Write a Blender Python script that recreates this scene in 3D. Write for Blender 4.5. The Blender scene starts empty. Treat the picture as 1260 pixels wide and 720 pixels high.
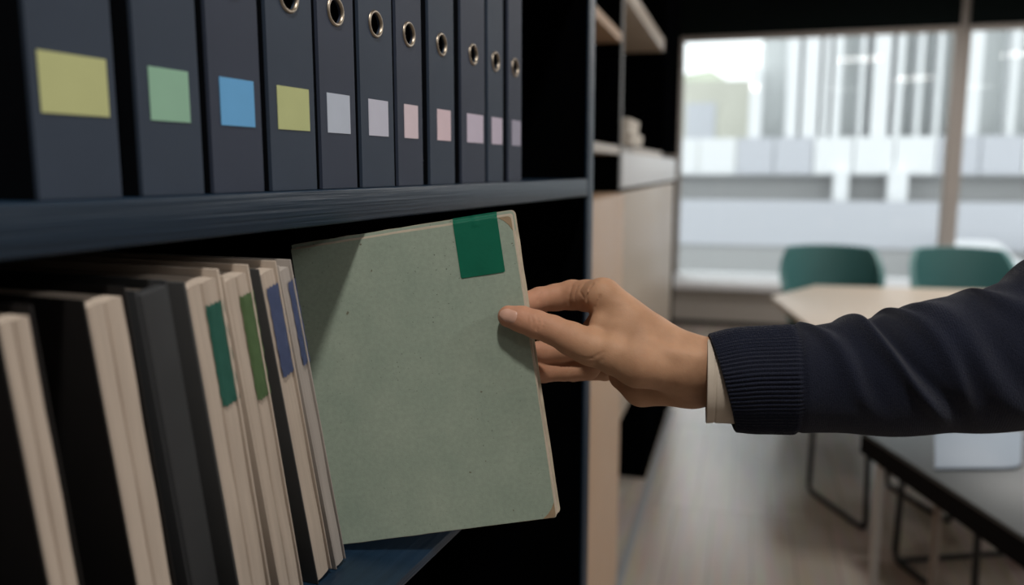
import bpy, bmesh, math, random
import numpy as np
from mathutils import Vector, Matrix, Euler
random.seed(4)
scene = bpy.context.scene
COL = scene.collection
R = math.radians

# ------------------------------------------------------------------ camera, sky, lamps, exposure
EYE = 1.5
PITCH = math.atan(153.0 / 1020.0)
YAW = R(15.6013)                 # camera turned left of the room's long axis
cam = bpy.data.cameras.new('camera')
cam.sensor_width = 36.0
cam.lens = 1020.0 / 1260.0 * 36.0
cam.clip_start = 0.02
cam.clip_end = 300
cam.dof.use_dof = True
cam.dof.focus_distance = 0.715
cam.dof.aperture_fstop = 3.1
camo = bpy.data.objects.new('camera', cam)
COL.objects.link(camo)
camo.location = (0, 0, EYE)
camo.rotation_euler = (math.pi / 2 - PITCH, 0, YAW)
scene.camera = camo

world = bpy.data.worlds.new('sky')
scene.world = world
world.use_nodes = True
wn = world.node_tree
wn.nodes['Background'].inputs[0].default_value = (0.97, 0.985, 1.0, 1)
wn.nodes['Background'].inputs[1].default_value = 2.0

def area_lamp(name, loc, size, power, color=(1, 1, 1), target=None, shape='SQUARE', spread=180):
    l = bpy.data.lights.new(name, 'AREA')
    l.shape = shape
    l.size = size
    l.energy = power
    l.color = color
    l.spread = R(spread)
    o = bpy.data.objects.new(name, l)
    COL.objects.link(o)
    o.location = loc
    if target is not None:
        o.rotation_euler = (Vector(target) - Vector(loc)).to_track_quat('-Z', 'Y').to_euler()
    return o

NEARYAW = R(5.59592)             # the bookcase beside the camera stands slightly askew to the room
ND = Vector((math.sin(NEARYAW), math.cos(NEARYAW), 0))     # along the bookcase front
NN = Vector((math.cos(NEARYAW), -math.sin(NEARYAW), 0))    # out of the bookcase
LAMP_AT = NN * 0.11 + ND * (-0.12) + Vector((0, 0, 3.10))
KEY = area_lamp('downlight_glow', LAMP_AT, 0.16, 15, (1.0, 0.95, 0.88), target=(-0.12, 0.62, 1.3), shape='DISK', spread=150)
FILL_LAMPS = [(1.6, 3.6, 37), (1.6, 6.4, 40), (3.8, 3.6, 28), (3.8, 6.4, 28), (1.9, -1.6, 9), (2.9, 0.4, 42), (4.4, -1.6, 12)]  # unseen fill lamps, added to brighten the room and soften the shadows
for (x, y, pw) in FILL_LAMPS:
    area_lamp('fill_glow', (x, y, 3.13), 0.60, pw, (1.0, 0.975, 0.94), target=(x, y, 0))

scene.view_settings.view_transform = 'Standard'
scene.view_settings.look = 'None'
scene.view_settings.gamma = 1.0
scene.view_settings.exposure = 0.0
scene.view_settings.use_curve_mapping = False
scene.cycles.use_denoising = True
scene.cycles.max_bounces = 8
scene.cycles.sample_clamp_indirect = 4.0

# ------------------------------------------------------------------ helpers
def tag(o, label=None, cat=None, group=None, kind=None):
    if label: o['label'] = label
    if cat: o['category'] = cat
    if group: o['group'] = group
    if kind: o['kind'] = kind
    return o

def empty(name, loc=(0, 0, 0), rot=(0, 0, 0), label=None, cat=None, group=None, kind=None):
    o = bpy.data.objects.new(name, None)
    COL.objects.link(o)
    o.empty_display_size = 0.05
    o.location = loc
    o.rotation_euler = rot
    return tag(o, label, cat, group, kind)

def link_bm(name, bm, mat, parent=None, smooth=False, auto=None):
    me = bpy.data.meshes.new(name)
    bmesh.ops.recalc_face_normals(bm, faces=bm.faces)
    bm.to_mesh(me)
    bm.free()
    if mat is not None:
        me.materials.append(mat)
    if smooth:
        me.polygons.foreach_set('use_smooth', [True] * len(me.polygons))
    o = bpy.data.objects.new(name, me)
    COL.objects.link(o)
    if auto is not None:
        try:
            me.set_sharp_from_angle(angle=R(auto))
        except Exception:
            pass
    if parent is not None:
        o.parent = parent
    return o

def box_bm(x0, x1, y0, y1, z0, z1, bev=0.0, seg=2, bm=None):
    b = bmesh.new()
    bmesh.ops.create_cube(b, size=1.0)
    for v in b.verts:
        v.co = Vector((x0 + (v.co.x + .5) * (x1 - x0), y0 + (v.co.y + .5) * (y1 - y0), z0 + (v.co.z + .5) * (z1 - z0)))
    if bev > 0:
        bmesh.ops.bevel(b, geom=b.edges[:], offset=bev, segments=seg, affect='EDGES', profile=0.5)
    if bm is None:
        return b
    me = bpy.data.meshes.new('t')
    b.to_mesh(me)
    bm.from_mesh(me)
    bpy.data.meshes.remove(me)
    b.free()
    return bm

def box(name, x0, x1, y0, y1, z0, z1, mat, parent=None, bev=0.0, seg=2):
    return link_bm(name, box_bm(x0, x1, y0, y1, z0, z1, bev, seg), mat, parent, smooth=bev > 0, auto=35 if bev > 0 else None)

def prism_bm(poly, z0, z1, bev=0.0, seg=2):
    """extrude a 2-D polygon (x, y) between two heights"""
    b = bmesh.new()
    lo = [b.verts.new((x, y, z0)) for x, y in poly]
    hi = [b.verts.new((x, y, z1)) for x, y in poly]
    b.faces.new(lo[::-1])
    b.faces.new(hi)
    n = len(poly)
    for i in range(n):
        b.faces.new((lo[i], lo[(i + 1) % n], hi[(i + 1) % n], hi[i]))
    if bev > 0:
        bmesh.ops.bevel(b, geom=b.edges[:], offset=bev, segments=seg, affect='EDGES', profile=0.5)
    return b

def tube_bm(pts, r, n=10, closed=False, bm=None):
    b = bm or bmesh.new()
    pts = [Vector(p) for p in pts]
    m = len(pts)
    rings = []
    for i, p in enumerate(pts):
        if closed:
            d = (pts[(i + 1) % m] - pts[i - 1])
        else:
            d = pts[min(i + 1, m - 1)] - pts[max(i - 1, 0)]
        d.normalize()
        a = Vector((0, 0, 1)) if abs(d.z) < 0.9 else Vector((1, 0, 0))
        u = d.cross(a).normalized()
        v = u.cross(d).normalized()
        rings.append([b.verts.new(p + (u * math.cos(2 * math.pi * k / n) + v * math.sin(2 * math.pi * k / n)) * r) for k in range(n)])
    for i in range(m if closed else m - 1):
        A, B = rings[i], rings[(i + 1) % m]
        for k in range(n):
            b.faces.new((A[k], A[(k + 1) % n], B[(k + 1) % n], B[k]))
    if not closed:
        b.faces.new(rings[0][::-1])
        b.faces.new(rings[-1])
    return b

def fillet(pts, rad, n=5, closed=False):
    """round the corners of a polyline"""
    pts = [Vector(p) for p in pts]
    out = []
    m = len(pts)
    for i, p in enumerate(pts):
        if not closed and i in (0, m - 1):
            out.append(p)
            continue
        a, c = pts[i - 1], pts[(i + 1) % m]
        da, dc = (a - p), (c - p)
        ra = min(rad, da.length * .45, dc.length * .45)
        A, B = p + da.normalized() * ra, p + dc.normalized() * ra
        for k in range(n + 1):
            t = k / n
            out.append(A.lerp(p, t).lerp(p.lerp(B, t), t))
    return out

def copy_tree(o, parent=None):
    c = o.copy()
    COL.objects.link(c)
    if parent is not None:
        c.parent = parent
    for ch in list(o.children):
        copy_tree(ch, c)
    return c

# ------------------------------------------------------------------ materials
def mat(name, color, rough=0.5, spec=0.5, metal=0.0, noise=None, bump=None, coat=0.0, mottle=None, sub=0.0, sheen=0.0, stretch=None, coords='Object'):
    """principled material; noise=(scale, amount) varies the colour, bump=(scale, strength, distance) the relief"""
    m = bpy.data.materials.new(name)
    m.use_nodes = True
    nt = m.node_tree
    b = nt.nodes['Principled BSDF']
    b.inputs['Base Color'].default_value = (*color, 1)
    b.inputs['Roughness'].default_value = rough
    b.inputs['Metallic'].default_value = metal
    b.inputs['Specular IOR Level'].default_value = spec
    b.inputs['Coat Weight'].default_value = coat
    b.inputs['Sheen Weight'].default_value = sheen
    if sub > 0:
        b.inputs['Subsurface Weight'].default_value = sub
    tc = nt.nodes.new('ShaderNodeTexCoord')
    mp = nt.nodes.new('ShaderNodeMapping')
    nt.links.new(tc.outputs[coords], mp.inputs[0])
    if stretch:
        mp.inputs['Scale'].default_value = stretch
    if noise:
        n = nt.nodes.new('ShaderNodeTexNoise')
        n.inputs['Scale'].default_value = noise[0]
        n.inputs['Detail'].default_value = 6
        nt.links.new(mp.outputs[0], n.inputs['Vector'])
        mx = nt.nodes.new('ShaderNodeMix')
        mx.data_type = 'RGBA'
        a = noise[1]
        mx.inputs[6].default_value = (*[c * (1 - a) for c in color], 1)
        mx.inputs[7].default_value = (*[min(1, c * (1 + a)) for c in color], 1)
        nt.links.new(n.outputs['Fac'], mx.inputs[0])
        nt.links.new(mx.outputs[2], b.inputs['Base Color'])
    if bump:
        n2 = nt.nodes.new('ShaderNodeTexNoise')
        n2.inputs['Scale'].default_value = bump[0]
        n2.inputs['Detail'].default_value = 4
        nt.links.new(mp.outputs[0], n2.inputs['Vector'])
        bp = nt.nodes.new('ShaderNodeBump')
        bp.inputs['Strength'].default_value = bump[1]
        bp.inputs['Distance'].default_value = bump[2]
        nt.links.new(n2.outputs['Fac'], bp.inputs['Height'])
        nt.links.new(bp.outputs[0], b.inputs['Normal'])
    return m

def srgb(r, g, b):
    return tuple(((c / 255) / 12.92 if c / 255 <= 0.04045 else ((c / 255 + 0.055) / 1.055) ** 2.4) for c in (r, g, b))

M = {}
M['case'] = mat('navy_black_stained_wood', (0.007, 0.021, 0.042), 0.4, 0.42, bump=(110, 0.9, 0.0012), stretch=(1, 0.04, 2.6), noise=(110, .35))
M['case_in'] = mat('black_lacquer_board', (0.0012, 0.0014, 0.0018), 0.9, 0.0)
M['binder'] = mat('navy_binder_cloth', (0.034, 0.050, 0.080), 0.6, 0.3, bump=(900, 0.25, 0.0003), noise=(14, 0.15))
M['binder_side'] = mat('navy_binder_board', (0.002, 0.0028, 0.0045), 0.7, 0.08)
M['binder_warm'] = mat('charcoal_navy_binder_cloth', (0.036, 0.047, 0.077), 0.6, 0.3, bump=(900, 0.25, 0.0003), noise=(14, 0.15))
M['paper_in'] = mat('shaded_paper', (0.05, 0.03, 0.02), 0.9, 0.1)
M['eyelet'] = mat('nickel_eyelet', (0.36, 0.31, 0.25), 0.38, 0.5, metal=1.0)
M['page'] = mat('cream_page_edges', (0.52, 0.44, 0.37), 0.85, 0.15, noise=(30, 0.16), bump=(140, 0.3, 0.0006), stretch=(1, 9, 0.4))
M['page_grey'] = mat('grey_white_page_edges', (0.42, 0.38, 0.35), 0.85, 0.15, noise=(30, 0.14), bump=(140, 0.3, 0.0006), stretch=(1, 9, 0.4))
M['board_black'] = mat('black_cover_board', (0.010, 0.009, 0.009), 0.6, 0.2, noise=(25, 0.2))
M['board_grey'] = mat('charcoal_cover_board', (0.055, 0.056, 0.057), 0.65, 0.25, noise=(25, 0.15))
M['board_slate'] = mat('slate_cover_board', (0.035, 0.037, 0.040), 0.6, 0.25, noise=(25, 0.15))
M['board_navy'] = mat('navy_cover_board', (0.012, 0.014, 0.026), 0.6, 0.25)
M['tape_teal'] = mat('teal_cloth_tape', srgb(68, 130, 116), 0.5, 0.3, noise=(60, 0.18), bump=(300, 0.3, 0.0004))
M['tape_lime'] = mat('leaf_green_cloth_tape', srgb(116, 146, 102), 0.5, 0.3, noise=(60, 0.18), bump=(300, 0.3, 0.0004))
M['tape_blue'] = mat('faded_blue_cloth_tape', srgb(104, 118, 160), 0.5, 0.3, noise=(60, 0.18), bump=(300, 0.3, 0.0004))
M['oak'] = mat('pale_oak_veneer', (0.53, 0.365, 0.245), 0.4, 0.4, noise=(12, 0.12), stretch=(6, 6, 0.4))
M['oak_door'] = mat('pale_ash_veneer', (0.44, 0.37, 0.30), 0.35, 0.45, noise=(12, 0.1), stretch=(6, 6, 0.4))
M['white_front'] = mat('white_lacquer', (0.70, 0.72, 0.74), 0.35, 0.4)
M['grey_metal'] = mat('grey_anodised_edge', (0.24, 0.25, 0.26), 0.5, 0.5)
M['white_paper'] = mat('white_box_card', (0.62, 0.58, 0.52), 0.8, 0.2)
M['wall'] = mat('warm_grey_paint', (0.34, 0.31, 0.28), 0.8, 0.2)
M['ceiling'] = mat('matt_white_ceiling', (0.55, 0.55, 0.55), 0.9, 0.1)
M['sill'] = mat('white_sill', (0.84, 0.85, 0.88), 0.4, 0.4)
M['blind'] = mat('dark_roller_blind', (0.003, 0.006, 0.006), 0.85, 0.1)
M['frame'] = mat('taupe_window_frame', (0.40, 0.36, 0.33), 0.45, 0.4)
M['table_oak'] = mat('pale_oak_table', (0.62, 0.50, 0.39), 0.38, 0.5, noise=(5, 0.1), stretch=(8, 0.6, 1))
M['table_dark'] = mat('grey_glossy_table', (0.045, 0.052, 0.056), 0.4, 0.3)
M['black_metal'] = mat('black_metal_tube', (0.006, 0.007, 0.008), 0.4, 0.4)
M['black_edge'] = mat('black_table_edge', (0.003, 0.003, 0.004), 0.75, 0.08)
M['bronze_metal'] = mat('brushed_bronze_leg', (0.22, 0.19, 0.17), 0.4, 0.5, metal=0.6)
M['teal_shell'] = mat('teal_chair_shell', srgb(70, 116, 116), 0.45, 0.4, noise=(40, 0.06))
M['chair_pad'] = mat('dark_teal_seat_pad', srgb(26, 70, 70), 0.8, 0.3)
M['facade'] = mat('white_concrete_facade', (0.80, 0.81, 0.82), 0.8, 0.2)
M['facade_grey'] = mat('grey_cladding', (0.42, 0.42, 0.42), 0.7, 0.2)
M['facade_glass'] = mat('reflective_facade_glass', (0.58, 0.60, 0.60), 0.3, 0.5)
M['panel_grey'] = mat('pale_grey_parapet', (0.55, 0.56, 0.60), 0.7, 0.2)
M['beige_render'] = mat('beige_green_render', (0.58, 0.57, 0.50), 0.9, 0.1, noise=(0.6, 0.15))
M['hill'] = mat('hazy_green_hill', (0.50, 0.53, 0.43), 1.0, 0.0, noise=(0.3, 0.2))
M['paving'] = mat('pale_paving', (0.27, 0.27, 0.27), 0.9, 0.1, noise=(0.8, 0.1))
M['car_white'] = mat('white_car_paint', (0.85, 0.85, 0.87), 0.2, 0.5)

def label_mat(name, rgb):
    return mat(name, tuple(min(.8, 1.55 * v) for v in srgb(*rgb)), 0.7, 0.2, noise=(40, 0.07))

# ------------------------------------------------------------------ the room
def struct(o):
    o['kind'] = 'structure'
    return o

WALLY = 8.66

def floor_material():
    m = bpy.data.materials.new('grey_brown_vinyl_floor')
    m.use_nodes = True
    nt = m.node_tree
    b = nt.nodes['Principled BSDF']
    tc = nt.nodes.new('ShaderNodeTexCoord')
    br = nt.nodes.new('ShaderNodeTexBrick')
    br.inputs['Scale'].default_value = 1.0
    br.inputs['Brick Width'].default_value = 0.16
    br.inputs['Row Height'].default_value = 1.2
    br.inputs['Mortar Size'].default_value = 0.002
    br.inputs['Color1'].default_value = (0.50, 0.43, 0.38, 1)
    br.inputs['Color2'].default_value = (0.42, 0.36, 0.315, 1)
    br.inputs['Mortar'].default_value = (0.22, 0.20, 0.18, 1)
    nt.links.new(tc.outputs['Object'], br.inputs['Vector'])
    mp = nt.nodes.new('ShaderNodeMapping')
    mp.inputs['Scale'].default_value = (9, 0.7, 1)
    nt.links.new(tc.outputs['Object'], mp.inputs[0])
    n = nt.nodes.new('ShaderNodeTexNoise')
    n.inputs['Scale'].default_value = 4
    n.inputs['Detail'].default_value = 6
    nt.links.new(mp.outputs[0], n.inputs['Vector'])
    mx = nt.nodes.new('ShaderNodeMix')
    mx.data_type = 'RGBA'
    mx.blend_type = 'MULTIPLY'
    mx.inputs[0].default_value = 0.35
    nt.links.new(br.outputs['Color'], mx.inputs[6])
    nt.links.new(n.outputs['Color'], mx.inputs[7])
    nt.links.new(mx.outputs[2], b.inputs['Base Color'])
    b.inputs['Roughness'].default_value = 0.23
    b.inputs['Specular IOR Level'].default_value = 0.5
    return m

M['floor'] = floor_material()
struct(box('floor', -0.95, 5.2, -3.0, WALLY, -0.15, 0.0, M['floor']))
struct(box('ceiling', -0.95, 5.2, -3.0, WALLY + .2, 3.2, 3.3, M['ceiling']))
struct(box('wall_left', -1.05, -0.95, -3.0, WALLY + .2, 0, 3.2, M['wall']))
struct(box('wall_right', 5.2, 5.3, -3.0, WALLY + .2, 0, 3.2, M['wall']))
struct(box('wall_back', -0.95, 5.2, -3.1, -3.0, 0, 3.2, M['wall']))
wf = struct(box('wall_front', -0.95, 5.2, WALLY, WALLY + .2, 0, 0.29, M['wall']))
struct(box('baseboard_front', -0.95, 5.2, WALLY - .56, WALLY - .0, 0, 0.05, M['black_metal']))
struct(box('trim_1', -0.402, -0.372, 1.75, 5.12, 0.0, 0.006, M['grey_metal']))

# window wall: sill, frame, panes, roller blinds
win = empty('window_1', (0, WALLY, 0), kind='structure')
box('window_sill', -0.95, 5.2, -0.66, 0.2, 0.36, 0.43, M['sill'], win, bev=0.006)
struct(box('trim_2', -0.95, 5.2, WALLY - 0.58, WALLY, 0.05, 0.36, M['wall']))
MULL = [(-0.73, -0.64), (1.80, 1.94), (4.32, 4.46)]
for a, c in MULL:
    box('mullion', a, c, 0.02, 0.14, 0.43, 3.2, M['frame'], win, bev=0.006)
box('head_frame', -0.95, 5.2, 0.02, 0.14, 3.10, 3.2, M['frame'], win)
gm = bpy.data.materials.new('window_glass')
gm.use_nodes = True
nt = gm.node_tree
nt.nodes.remove(nt.nodes['Principled BSDF'])
tr = nt.nodes.new('ShaderNodeBsdfTransparent')
tr.inputs[0].default_value = (0.93, 0.96, 0.96, 1)
gl = nt.nodes.new('ShaderNodeBsdfGlossy')
gl.inputs['Roughness'].default_value = 0.02
fr = nt.nodes.new('ShaderNodeFresnel')
fr.inputs[0].default_value = 1.25
ms = nt.nodes.new('ShaderNodeMixShader')
nt.links.new(fr.outputs[0], ms.inputs[0])
nt.links.new(tr.outputs[0], ms.inputs[1])
nt.links.new(gl.outputs[0], ms.inputs[2])
nt.links.new(ms.outputs[0], nt.nodes['Material Output'].inputs[0])
M['glass'] = gm
for a, c in ((-0.64, 1.80), (1.94, 4.32), (4.46, 5.2)):
    box('pane', a, c, 0.075, 0.083, 0.43, 3.10, M['glass'], win)
struct(box('wall_front_left', -0.95, -0.73, WALLY, WALLY + .2, 0.43, 3.2, M['wall']))
for i, (a, c) in enumerate(((-0.70, 1.835), (1.905, 4.36))):
    bl = empty('roller_blind', ((a + c) / 2, WALLY - 0.02, 2.74),
               label=('dark roller blind lowered over the top of the wide window pane by the cabinets',
                      'dark roller blind over the window pane beyond the taupe mullion')[i], cat='blind')
    h = (c - a) / 2
    box('blind_cloth', -h, h, -0.004, 0.004, 0.04, 0.44, M['blind'], bl)
    box('blind_bar', -h, h, -0.012, 0.012, -0.01, 0.045, M['frame'], bl, bev=0.005)

# ------------------------------------------------------------------ outside the window
def ext(o):
    return struct(o)
ext(box('ground_outside', -60, 90, WALLY + .4, 120, -1.35, -1.25, M['paving']))
bmh = bmesh.new()
HN = 26
prev = None
for i in range(HN):
    x = -70 + i * 6.0
    hz = 13.5 + 3.2 * math.sin(i * 0.9) + 2.0 * math.sin(i * 2.3 + 1) - (1.8 if 9 < i < 13 else 0)
    rowv = [bmh.verts.new((x, 82, -1.7)), bmh.verts.new((x, 86, hz * .6)), bmh.verts.new((x, 95, hz)), bmh.verts.new((x, 118, -1.7))]
    if prev:
        for k in range(3):
            bmh.faces.new((prev[k], rowv[k], rowv[k + 1], prev[k + 1]))
    prev = rowv
ext(link_bm('hill', bmh, M['hill'], smooth=True))

bu = empty('office_building', (0, 24.0, -0.95), label='white office building with tall pillars and parapet band outside the window', cat='building')
box('base_wall', -14, 30, -1.45, -1.25, -0.3, 0.46, M['facade_grey'], bu)
box('lower_band', -14, 30, -1.5, -1.2, 0.45, 1.62, M['panel_grey'], bu)
box('ground_storey', -14, 30, -0.2, 6, -0.3, 2.3, M['facade_grey'], bu)
box('floor_slab', -14, 30, -0.5, 6, 2.25, 2.45, M['facade'], bu)
for (a, c) in ((2.2, 2.55), (3.5, 3.95), (7.4, 7.8), (-6.0, -5.6), (11.4, 11.8)):
    box('pillar', a, c, -1.0, -0.6, 0.0, 2.4, M['facade'], bu)
x = -14.0
k = 0
pan = [0.55, 0.9, 0.75, 0.85, 0.6]
while x < 30:
    w = 0.98
    box('parapet_panel', x + .02, x + w - .02, -0.72, -0.6, 2.30, 3.25, M['facade'] if k % 5 in (1, 2, 3) else M['panel_grey'], bu)
    x += w
    k += 1
box('glazed_storey', 0.35, 30, 0.3, 6, 2.45, 8.6, M['facade_glass'], bu)
box('roof_edge', 0.2, 30, -0.6, 6, 8.6, 9.4, M['facade'], bu)
cols = [(0.02, 0.34), (0.95, 1.25), (1.35, 1.75), (1.85, 2.0), (2.1, 2.3), (2.75, 2.85), (3.05, 3.45), (3.6, 3.75), (4.1, 4.2), (4.55, 4.65), (5.0, 5.55), (6.2, 6.35), (7.0, 7.7), (8.6, 9.1), (10.3, 10.9), (12.0, 12.6), (14.0, 14.6)]
for a, c in cols:
    box('facade_fin', a, c, -0.5, 0.3, 2.45, (5.1 if a < 0.1 else 8.6), M['facade'], bu)
bw = empty('low_house', (-6.5, 30.3, -1.25), label='beige green rendered low house outside the left of the window', cat='building')
box('wall', -9, 7.0, 0, 6, 0, 5.75, M['beige_render'], bw)
for wx in (-1.2, 1.6, 4.4):
    box('window', wx, wx + 1.0, -0.05, 0.05, 3.6, 5.0, M['panel_grey'], bw)
for i, (cx_, lab) in enumerate(((5.2, 'white parked car outside the right window pane, nearer the mullion'), (7.3, 'white parked car outside the right window pane, further from the mullion'))):
    pts = [(-.85, .0), (.85, .0), (.9, .3), (.55, .55), (.3, .82), (-.45, .82), (-.7, .55), (-.92, .4)]
    b = bmesh.new()
    f0 = [b.verts.new((p[0], -.45, p[1])) for p in pts]
    f1 = [b.verts.new((p[0], .45, p[1])) for p in pts]
    b.faces.new(f0); b.faces.new(f1[::-1])
    for q in range(len(pts)):
        b.faces.new((f0[q], f1[q], f1[(q + 1) % len(pts)], f0[(q + 1) % len(pts)]))
    c_ = empty('car', (cx_, 21.0, -1.25), label=lab, cat='car')
    link_bm('body', b, M['car_white'], c_).location = (0, 0, .28)
    for wx in (-.55, .55):
        wb = tube_bm([(wx, -.47, .28), (wx, -.3, .28)], .27, 14)
        link_bm('wheel', wb, M['black_metal'], c_)

# ------------------------------------------------------------------ cabinet run along the left wall (room axes)
CX = -0.40
PX0 = -0.94
c1 = empty('open_bookcase', (CX, 2.3, 0), label='tall dark bookcase with pale oak shelves and door behind the near bookcase upright', cat='bookcase')
# local: x 0 is the front, y along the run (world y - 2.3)
def b1(name, y0, y1, z0, z1, m, x1=0.0, x0=-0.52, bev=0.0, par=None):
    return box(name, x0, x1, y0 - 2.3, y1 - 2.3, z0, z1, m, par or c1, bev)
b1('side_panel', 1.60, 1.64, 0.0, 3.1, M['case_in'])
b1('divider', 2.755, 2.785, 1.43, 3.1, M['case_in'], x1=-0.003)
b1('divider_edge', 2.755, 2.785, 1.43, 3.1, M['grey_metal'], x1=0.0, x0=-0.003)
b1('back_panel', 1.64, 2.755, 0.0, 3.1, M['case_in'], x1=-0.50)
b1('shelf', 1.64, 2.755, 1.545, 1.572, M['oak_door'], x1=-0.003)
b1('shelf', 1.64, 2.755, 1.90, 1.93, M['oak'], x1=-0.003)
b1('shelf', 1.64, 2.755, 2.35, 2.38, M['oak'], x1=-0.003)
b1('cabinet_top', 1.64, 2.755, 1.385, 1.42, M['oak'], x1=-0.003)
b1('door', 1.65, 2.742, 0.05, 1.418, M['oak'], x1=0.018, x0=-0.002, bev=0.002)
b1('plinth', 1.64, 2.755, 0.0, 0.05, M['black_metal'], x1=-0.03)

c2 = empty('hung_cabinet', (CX, 2.8, 0), label='wall-hung cabinet with pale ash door under a white drawer front, beyond the oak door', cat='cabinet')
def b2(name, y0, y1, z0, z1, m, x1=0.0, x0=-0.52, bev=0.0, par=None):
    return box(name, x0, x1, y0 - 2.8, y1 - 2.8, z0, z1, m, par or c2, bev)
b2('body', 2.79, 5.06, 0.60, 1.41, M['case_in'], x1=-0.02)
b2('door', 2.845, 4.93, 0.60, 1.418, M['oak_door'], x1=0.0, x0=-0.018, bev=0.002)
b2('drawer', 2.82, 5.04, 1.432, 1.553, M['white_front'], x1=0.0, x0=-0.50, bev=0.003)
b2('end_panel', 5.04, 5.12, 0.02, 1.56, M['case_in'], x1=0.0)
b2('shelf', 2.79, 4.20, 1.5535, 1.578, M['oak_door'], x1=-0.004)
b2('back_panel', 2.79, 4.22, 1.58, 3.1, M['case_in'], x1=-0.50)
b2('top_shelf', 2.79, 4.17, 2.055, 2.115, M['oak_door'], x1=-0.004, bev=0.003)
b2('top_shelf', 2.79, 4.17, 2.50, 2.56, M['oak_door'], x1=-0.004, bev=0.003)

c3 = empty('tall_cabinet', (CX, 4.22, 1.58), label='tall black cabinet standing on the far end of the white drawer unit', cat='cabinet')
box('body', -0.52, -0.02, 0.0, 0.90, 0.0, 1.53, M['case_in'], c3)
box('door', -0.02, 0.0, 0.004, 0.896, 0.0, 1.53, M['case_in'], c3, bev=0.002)
box('edge_strip', -0.30, -0.285, -0.004, 0.0, 0.0, 1.53, M['board_navy'], c3)
c4 = empty('cabinet_base', (CX, 3.9, 0.0), label='black recessed base block standing on the floor under the ash cabinet', cat='cabinet')
box('body', -0.54, -0.012, 0.0, 1.13, 0.0, 0.598, M['case_in'], c4, bev=0.003)

for i, (y0, y1, z0, z1, xo, lab) in enumerate((
        (2.79, 3.12, 1.579, 1.617, 0.03, 'lower of the two pale boxes lying on the ash shelf'),
        (2.795, 3.07, 1.6175, 1.665, 0.022, 'upper of the two pale boxes lying on the ash shelf'))):
    t = empty('document_box', (CX + xo, (y0 + y1) / 2, z0), label=lab, cat='box', group='pale boxes on the ash shelf')
    hw = (y1 - y0) / 2
    box('body', -0.26, -0.002, -hw, hw, 0, (z1 - z0) * .72, M['white_paper'], t, bev=0.002)
    box('lid', -0.263, 0.0, -hw - .003, hw + .003, (z1 - z0) * .6, z1 - z0, M['white_paper'], t, bev=0.003)

# ------------------------------------------------------------------ near bookcase (own frame: x out of it, y along it)
S = 0.8
FR = -0.48 * S
def Z(z):
    return EYE + (z - EYE) * S
def near_empty(name, u, s, z, tilt=0.0, **kw):
    """u, s, z in metres of the bookcase frame"""
    p = NN * u + ND * s
    return empty(name, (p.x, p.y, z), (tilt, 0, -NEARYAW), **kw)

bc = near_empty('bookcase', FR, 0.70, 0.0, label='tall navy black stained bookcase right beside the camera, holding binders and files', cat='bookcase')
def bb(name, x0, x1, s0, s1, z0, z1, m, bev=0.0):
    return box(name, x0, x1, s0 - 0.70, s1 - 0.70, z0, z1, m, bc, bev)
DEP = -0.31
SR = 1.672 * S
SL = 0.16 * S
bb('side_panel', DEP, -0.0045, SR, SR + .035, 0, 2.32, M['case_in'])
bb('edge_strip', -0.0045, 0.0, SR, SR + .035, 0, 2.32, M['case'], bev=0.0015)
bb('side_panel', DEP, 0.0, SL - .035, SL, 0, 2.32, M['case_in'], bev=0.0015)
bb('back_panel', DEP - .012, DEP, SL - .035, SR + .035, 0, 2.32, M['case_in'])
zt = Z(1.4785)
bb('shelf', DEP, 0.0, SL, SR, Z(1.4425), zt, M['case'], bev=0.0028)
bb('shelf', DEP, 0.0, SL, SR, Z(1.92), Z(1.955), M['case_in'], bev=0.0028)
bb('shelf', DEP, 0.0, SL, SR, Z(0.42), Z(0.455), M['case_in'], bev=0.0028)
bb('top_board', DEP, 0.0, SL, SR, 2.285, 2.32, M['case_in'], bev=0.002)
bb('partition', DEP, -0.14, 0.905 * S, 0.93 * S, Z(0.455), Z(1.4425), M['case_in'])
bb('pull_out_tray', DEP, 0.0635, SL, 0.905 * S, Z(1.066), Z(1.0765), M['case'], bev=0.0012)

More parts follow.
